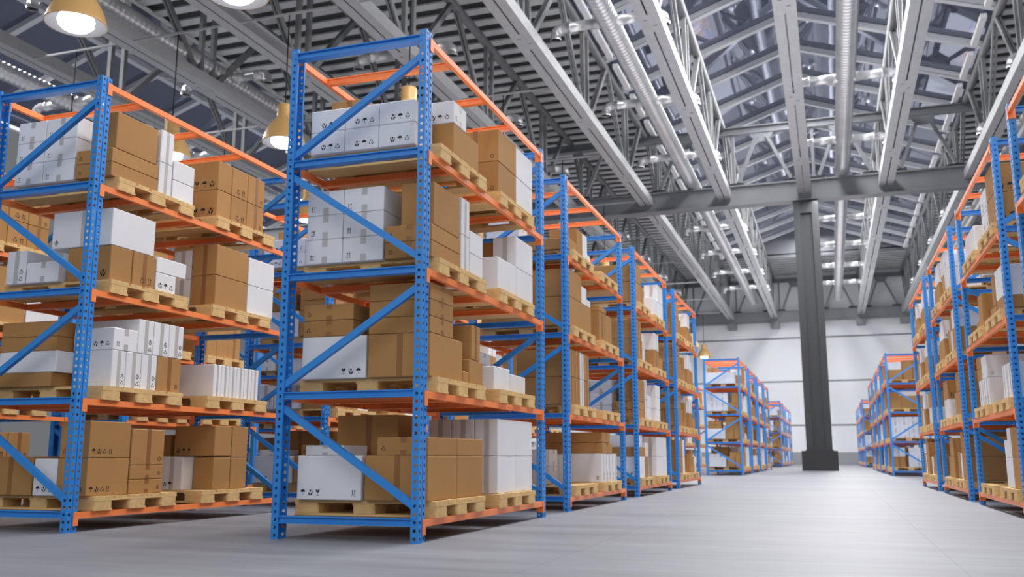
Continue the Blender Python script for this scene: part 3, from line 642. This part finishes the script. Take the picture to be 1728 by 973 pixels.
DUCTX = (1.055, -5.17, -11.35, -17.6, -23.8, 7.28)
X0, X1 = -34.0, 19.2
for gi, y in enumerate(GIRD):
    nm = ['nearest', 'middle', 'end-wall'][gi]
    t = thing('cross_girder', f"{['heavy dark grey girder overhead behind the viewer','heavy dark grey cross girder carried by the column','dark grey cross girder close to the white end wall'][gi]}", 'girder', (0, y, 11.18))
    b = MB(); hw = 0.32 if gi != 2 else 0.25
    b.box(X0, X1, -hw, hw, 0, 0.06); b.box(X0, X1, -hw, hw, 0.82, 0.88); b.box(X0, X1, -0.05, 0.05, 0.06, 0.82)
    b.profile([(-0.12,0.06),(0.0,0.12),(0.0,0.76),(-0.12,0.82)], (X0, -0.05, 0), (X1, -0.05, 0), (0,1,0), (0,0,1))
    link('girder_beam', b.mesh('girder_beam', M['darksteel']), t)
    if gi == 0: continue
    z1 = ZT-11.18-0.05
    b = MB(); b.box(X0, X1, -0.16, 0.16, z1-0.3, z1-0.26); b.box(X0, X1, -0.16, 0.16, z1, z1+0.04); b.box(X0, X1, -0.02, 0.02, z1-0.26, z1)
    link('upper_beam', b.mesh('upper_beam', M['darksteel']), t)
    for k, x in enumerate(XC):
        b = MB(); b.bar((x+0.42, 0, 0.88), (x+0.42, 0, z1-0.3), 0.13, 0.13, (0,1,0)); link('vertical_post', b.mesh('vertical_post', M['darksteel']), t)
        for s in (-1, 1):
            b = MB(); xx = x+s*0.55
            if any(abs(xx-d) < 0.7 for d in DUCTX): continue
            b.mesh_([(xx-0.36,-0.2,0.88),(xx+0.36,-0.2,0.88),(xx+0.26,-0.2,1.0),(xx-0.26,-0.2,1.0),(xx-0.36,0.2,0.88),(xx+0.36,0.2,0.88),(xx+0.26,0.2,1.0),(xx-0.26,0.2,1.0)],
                    [(0,1,2,3),(7,6,5,4),(0,4,5,1),(1,5,6,2),(2,6,7,3),(3,7,4,0)])
            link('bottom_gusset', b.mesh('bottom_gusset', M['base']), t)
        if k < len(XC)-1:
            xm = (x+XC[k+1])/2
            b = MB(); zz = z1-0.3
            b.profile([(-0.52,0),(0.52,0),(0.42,-0.2),(0.2,-0.42),(-0.2,-0.42),(-0.42,-0.2)], (xm,-0.12,zz), (xm,-0.1,zz), (1,0,0), (0,0,1))
            link('top_gusset', b.mesh('top_gusset', M['darksteel']), t)
            for (xe, xt) in ((x+0.62, xm-0.22), (XC[k+1]-0.5, xm+0.22)):
                if any(abs(xe-d) < 0.7 for d in DUCTX): continue
                b = MB(); b.bar((xe,-0.15,1.02), (xt,-0.15,zz-0.2), 0.14, 0.16, (0,1,0)); link('diagonal_brace', b.mesh('diagonal_brace', M['darksteel']), t)
    if gi == 2:
        for x in XC:
            b = MB(); b.box(x-0.32, x+0.32, -0.3, 0.975, -0.42, 0.0); link('wall_bracket', b.mesh('wall_bracket', M['steel']), t)

# column
CX, CY = -0.49, 40.25
t = thing('steel_column', 'tall charcoal steel column on a square block in the aisle', 'column', (CX, CY, 0))
b = MB(); b.box(-0.69, 0.69, -0.75, 0.75, 0, 0.78); 
link('column_base', b.mesh('column_base', M['base']), t)
b = MB()
hx, hy = 0.5, 0.5
b.box(-hx, -hx+0.27, -hy, hy, 0.78, 11.17); b.box(hx-0.27, hx, -hy, hy, 0.78, 11.17); b.box(-hx+0.27, hx-0.27, -hy+0.16, hy-0.16, 0.78, 11.17)
b.box(-hx+0.27, hx-0.27, -hy+0.001, -hy+0.16, 10.62, 11.17); b.box(-hx+0.27, hx-0.27, -hy+0.03, -hy+0.16, 0.78, 0.98)
b.box(-hx-0.04, hx+0.04, -hy-0.04, hy+0.04, 0.7805, 0.82)
link('column_shaft', b.mesh('column_shaft', M['column']), t)

# opaque roof decks (ribs run across) and the two glazed gables
def deck(xa, xb, ya, yb, nm, label):
    b = MB(); b.box(xa, xb, ya, yb, 15.22, 15.3)
    o = tag(link(nm, b.mesh(nm, M['deck'])), label, 'ceiling', None, 'structure')
    b = MB(); y = ya+0.2
    while y < yb-0.4:
        b.box(xa, xb, y, y+0.38, 15.16, 15.2195)
        y += 0.82
    link('deck_ribs', b.mesh('deck_ribs', M['rib']), o)
YG = 70.0
deck(-20.7, -7.2, 2.0, YE, 'ceiling', 'grey ribbed metal roof deck over the left racks')
deck(5.9, 19.2, 2.0, YE, 'ceiling', 'grey ribbed metal roof deck over the right racks')
deck(-7.2, 5.9, YG, YE, 'ceiling', 'grey ribbed metal roof deck beyond the glazed gable')
deck(-33.9, -20.7, YG, YE, 'ceiling', 'grey ribbed metal roof deck at the far left')
SL = 0.345
def gable(xl, xr, idx, label):
    xm = (xl+xr)/2; zr = 15.0+SL*(xr-xl)/2
    o = tag(link(f'window_{idx}', None, None, (0,0,0)), label, 'skylight', None, 'structure')
    for s, xe in ((-1, xl), (1, xr)):
        b = MB(); b.poly([(xe,2,15.05),(xm,2,zr+0.05),(xm,YG,zr+0.05),(xe,YG,15.05)]); link('glass_pane', b.mesh('glass_pane', M['glass']), o)
        y = 31.64-3.08*9
        while y < YG:
            if y > 2:
                b = MB(); n = Vector((s*SL, 0, 1)).normalized()
                b.bar((xe, y, 14.93), (xm, y, zr-0.07), 0.27, 0.2, tuple(n)); b.bar((xe, y-0.115, 14.825), (xm, y-0.115, zr-0.175), 0.04, 0.03, tuple(n))
                link('rafter', b.mesh('rafter', M['rafter']), o)
            y += 3.08
        xi = xe-s*0.36
        y = 31.64-3.08*9+0.4
        while y+2.3 < YG:
            if y > 2:
                b = MB(); b.bar((xi, y, 14.86), (xi, y+2.28, 14.86), 0.2, 0.16); link('eave_panel', b.mesh('eave_panel', M['eave']), o)  # strip split so its gaps read as rafter shade
            y += 3.08
    b = MB(); b.bar((xm, 2, zr-0.1), (xm, YG, zr-0.1), 0.3, 0.24); link('ridge_beam', b.mesh('ridge_beam', M['rafter']), o)
    b = MB(); b.mesh_([(xl,YG,15.0),(xr,YG,15.0),(xm,YG,zr+0.1),(xl,YG+0.1,15.0),(xr,YG+0.1,15.0),(xm,YG+0.1,zr+0.1)], [(0,1,2),(5,4,3),(0,3,4,1),(1,4,5,2),(2,5,3,0)])
    link('gable_end', b.mesh('gable_end', M['darksteel']), o)
gable(-7.2, 5.9, 1, 'glazed gable skylight with pale rafters over the aisle')
gable(-33.9, -20.7, 2, 'glazed gable skylight with pale rafters at the far left')

# spiral ducts with cross branches
def duct(x, ya, yb, r, label, branches):
    t = thing('spiral_duct', label, 'duct', (x, 0, 12.37), 'spiral ventilation ducts')
    b = MB(); pts = []; rad = []; y = ya; n = 0
    while y < yb:
        pts += [(0,y,0),(0,y+0.13,0),(0,y+0.165,0)]; rad += [r, r, r+0.03]; y += 0.2
    pts += [(0,yb,0),(0,yb+0.06,0)]; rad += [r, r*0.86]
    b.tube(pts, r, 24, 0, True, rad); link('main_duct', b.mesh('main_duct', M['duct']), t)
    for yy in branches:
        for s in (-1, 1):
            br = MB(); rb = 0.14; xe = 1.33
            pts = [(s*(r-0.06),yy,0),(s*0.42,yy,0),(s*0.425,yy,0),(s*(xe-0.28),yy,0),(s*(xe-0.275),yy,0),(s*(xe-0.2),yy,0),(s*(xe-0.195),yy,0)]
            rad = [rb*1.1, rb*1.1, rb, rb, rb*1.1, rb*1.1, rb]
            for k in range(0, 4): a = PI/2*k/3; pts.append((s*(xe+0.2*math.sin(a)), yy, -0.2*(1-math.cos(a)))); rad.append(rb)
            pts += [(s*(xe+0.2), yy, -0.26), (s*(xe+0.2), yy, -0.262), (s*(xe+0.2), yy, -0.34)]; rad += [rb, rb*1.12, rb*1.12]
            br.tube(pts, rb, 18, 0, False, rad)
            bo = link('branch_duct', br.mesh('branch_duct', M['duct']), t)
            d = MB(); d.lathe([(0.001,0),(rb*1.05,0)], 18); link('branch_mouth', d.mesh('branch_mouth', M['dark']), bo, (s*(xe+0.2), yy, -0.30))
BY = [4.98+6.18*k for k in range(11)]
for n, (x, lab) in enumerate(((1.055, 'silver spiral duct with cross branches just right of the column'), (-5.17, 'silver spiral duct with cross branches over the aisle, left of the column'), (-11.35, 'silver spiral duct with cross branches above the left racks'), (-17.6, 'silver spiral duct with cross branches at the far left'), (-23.8, 'silver spiral duct with cross branches under the far left skylight'), (7.28, 'silver spiral duct with cross branches above the right racks'))):
    duct(x, 2.5, 73.0, 0.27 if n == 0 else 0.262, lab, [y for y in BY if y > 2])

# tie rods and pendant lamps
def lamp_meshes():
    R = 0.525
    b = MB(); outer = [(0.02,0.98),(0.185,0.975),(0.19,0.94),(0.19,0.68),(0.21,0.62),(0.30,0.52),(0.40,0.36),(0.47,0.2),(0.515,0.04),(R,0.0),(R-0.012,-0.004)]
    b.lathe(outer, 40); shade = b.mesh('lamp_shade', M['shade'])
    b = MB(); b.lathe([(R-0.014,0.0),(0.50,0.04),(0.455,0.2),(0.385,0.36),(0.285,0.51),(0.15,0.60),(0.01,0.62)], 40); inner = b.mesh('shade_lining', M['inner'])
    b = MB(); b.lathe([(0.002,0.02),(0.10,0.03),(0.23,0.06),(0.30,0.13),(0.31,0.22),(0.25,0.36),(0.14,0.47),(0.08,0.56)], 32); bulb = b.mesh('bulb', M['bulb'])
    b = MB(); b.tube([(0,0,0.975),(0,0,11.46-8.1)], 0.016, 8); cord = b.mesh('cord', M['cable'])
    return shade, inner, bulb, cord
SH, INN, BUL, CRD = lamp_meshes()
bays = [(-8.95, -10.33, -7.5), (-12.3, -13.75, -10.95), (-15.65, -17.1, -14.35), (-19.0, -20.5, -17.7)]
def rodlabel(bi, k): return f"thin steel tie rod between trusses, {ORD[bi]} bay left of aisle, {ORD[k]} along"
b = MB()
for bi, (xm, xl, xr) in enumerate(bays):
    for k in range(10):
        y = 12.1+6.7*k
        if 39 < y < 41.2: y = 41.6
        b = MB(); b.bar((-(xr-xl)/2,0,0),((xr-xl)/2,0,0), 0.05, 0.05); ends = (xl+xr)/2
        tag(link('tie_rod', b.mesh('tie_rod', M['galv']), None, (ends, y, 11.5)), rodlabel(bi, k), 'rod', 'tie rods carrying the lamps')
        t = thing('pendant_lamp', f"amber dome pendant lamp, {ORD[bi]} lamp line left of aisle, {ORD[k]} along", 'lamp', (xm, y, 8.1), 'amber pendant lamps')
        s_ = link('lamp_shade', SH, t); link('shade_lining', INN, s_); link('bulb', BUL, t, (0, 0, -0.13)); link('cord', CRD, t)

# ------------------------------------------------------------------ light
w = bpy.data.worlds.new('hall_light'); sc.world = w; w.use_nodes = True
bg = w.node_tree.nodes['Background']; bg.inputs['Color'].default_value = (0.93, 0.95, 1.0, 1); bg.inputs['Strength'].default_value = 0.16
def area(name, loc, sx, sy, power, rot=(0,0,0), col=(1,1,1)):
    l = bpy.data.lights.new(name, 'AREA'); l.shape = 'RECTANGLE'; l.size = sx; l.size_y = sy; l.energy = power; l.color = col
    o = bpy.data.objects.new(name, l); C.objects.link(o); o.location = loc; o.rotation_euler = rot; return o
area('ridge_light', (-0.65, 36, 16.45), 2.0, 66, 6600, col=(1.0, 0.985, 0.97))
area('left_ridge_light', (-27.3, 36, 16.45), 2.0, 66, 7500, col=(1.0, 0.985, 0.97))
area('aisle_fill', (0.6, 36, 11.1), 1.6, 66, 5000, col=(1.0, 0.985, 0.97))  # added unseen fill for floor and racks, kept below the chords
area('left_aisle_fill', (-7.0, 36, 11.1), 1.0, 66, 1500, col=(1.0, 0.985, 0.97))  # added unseen fill between the left and back rows
area('aisle_bounce_fill', (-0.5, 38, 0.06), 3.6, 74, 260, (PI, 0, 0), (1.0, 0.99, 0.98))  # added upward lamp imitating light returned by the aisle floor
area('roof_wash_fill', (-0.5, 19.5, 5.0), 9, 33, 800, (PI, 0, 0))  # added unseen uplight to brighten the roof before the column
area('far_roof_wash_fill', (-0.5, 59, 5.0), 9, 30, 750, (PI, 0, 0))  # added unseen uplight to brighten the roof beyond the column
area('left_bounce_fill', (-22, 38, 0.06), 18, 74, 900, (PI, 0, 0), (1.0, 0.99, 0.98))  # added upward lamp imitating floor bounce onto the left roof
area('near_bay_fill', (1.5, -12, 11.0), 28, 14, 2100, (math.radians(50), 0, 0), (1, 0.985, 0.96))  # added fill behind the camera, brightens the rack and carton ends
area('end_wall_fill', (-4, 58, 7.0), 44, 10, 900, (math.radians(90), 0, 0), (1, 0.99, 0.98))  # added unseen fill aimed at the end wall to whiten it

# ------------------------------------------------------------------ camera (solved from the photograph's perspective)
f_px, pitch, yaw, hcam = 1567.77, 0.17898, 0.3277, 0.5521
cam = bpy.data.cameras.new('camera'); co = bpy.data.objects.new('camera', cam); C.objects.link(co)
cam.sensor_width = 36; cam.sensor_fit = 'HORIZONTAL'; cam.lens = f_px/1728*36
co.location = (0, 0, hcam); co.rotation_euler = (PI/2+pitch, 0, yaw)
cam.clip_start = 0.05; cam.clip_end = 400
cam.dof.use_dof = True; cam.dof.focus_distance = 8.0; cam.dof.aperture_fstop = 2.2
sc.camera = co
sc.view_settings.view_transform = 'Standard'
sc.view_settings.exposure = 0.1
sc.cycles.max_bounces = 6; sc.cycles.diffuse_bounces = 4; sc.cycles.glossy_bounces = 3
sc.cycles.use_denoising = True
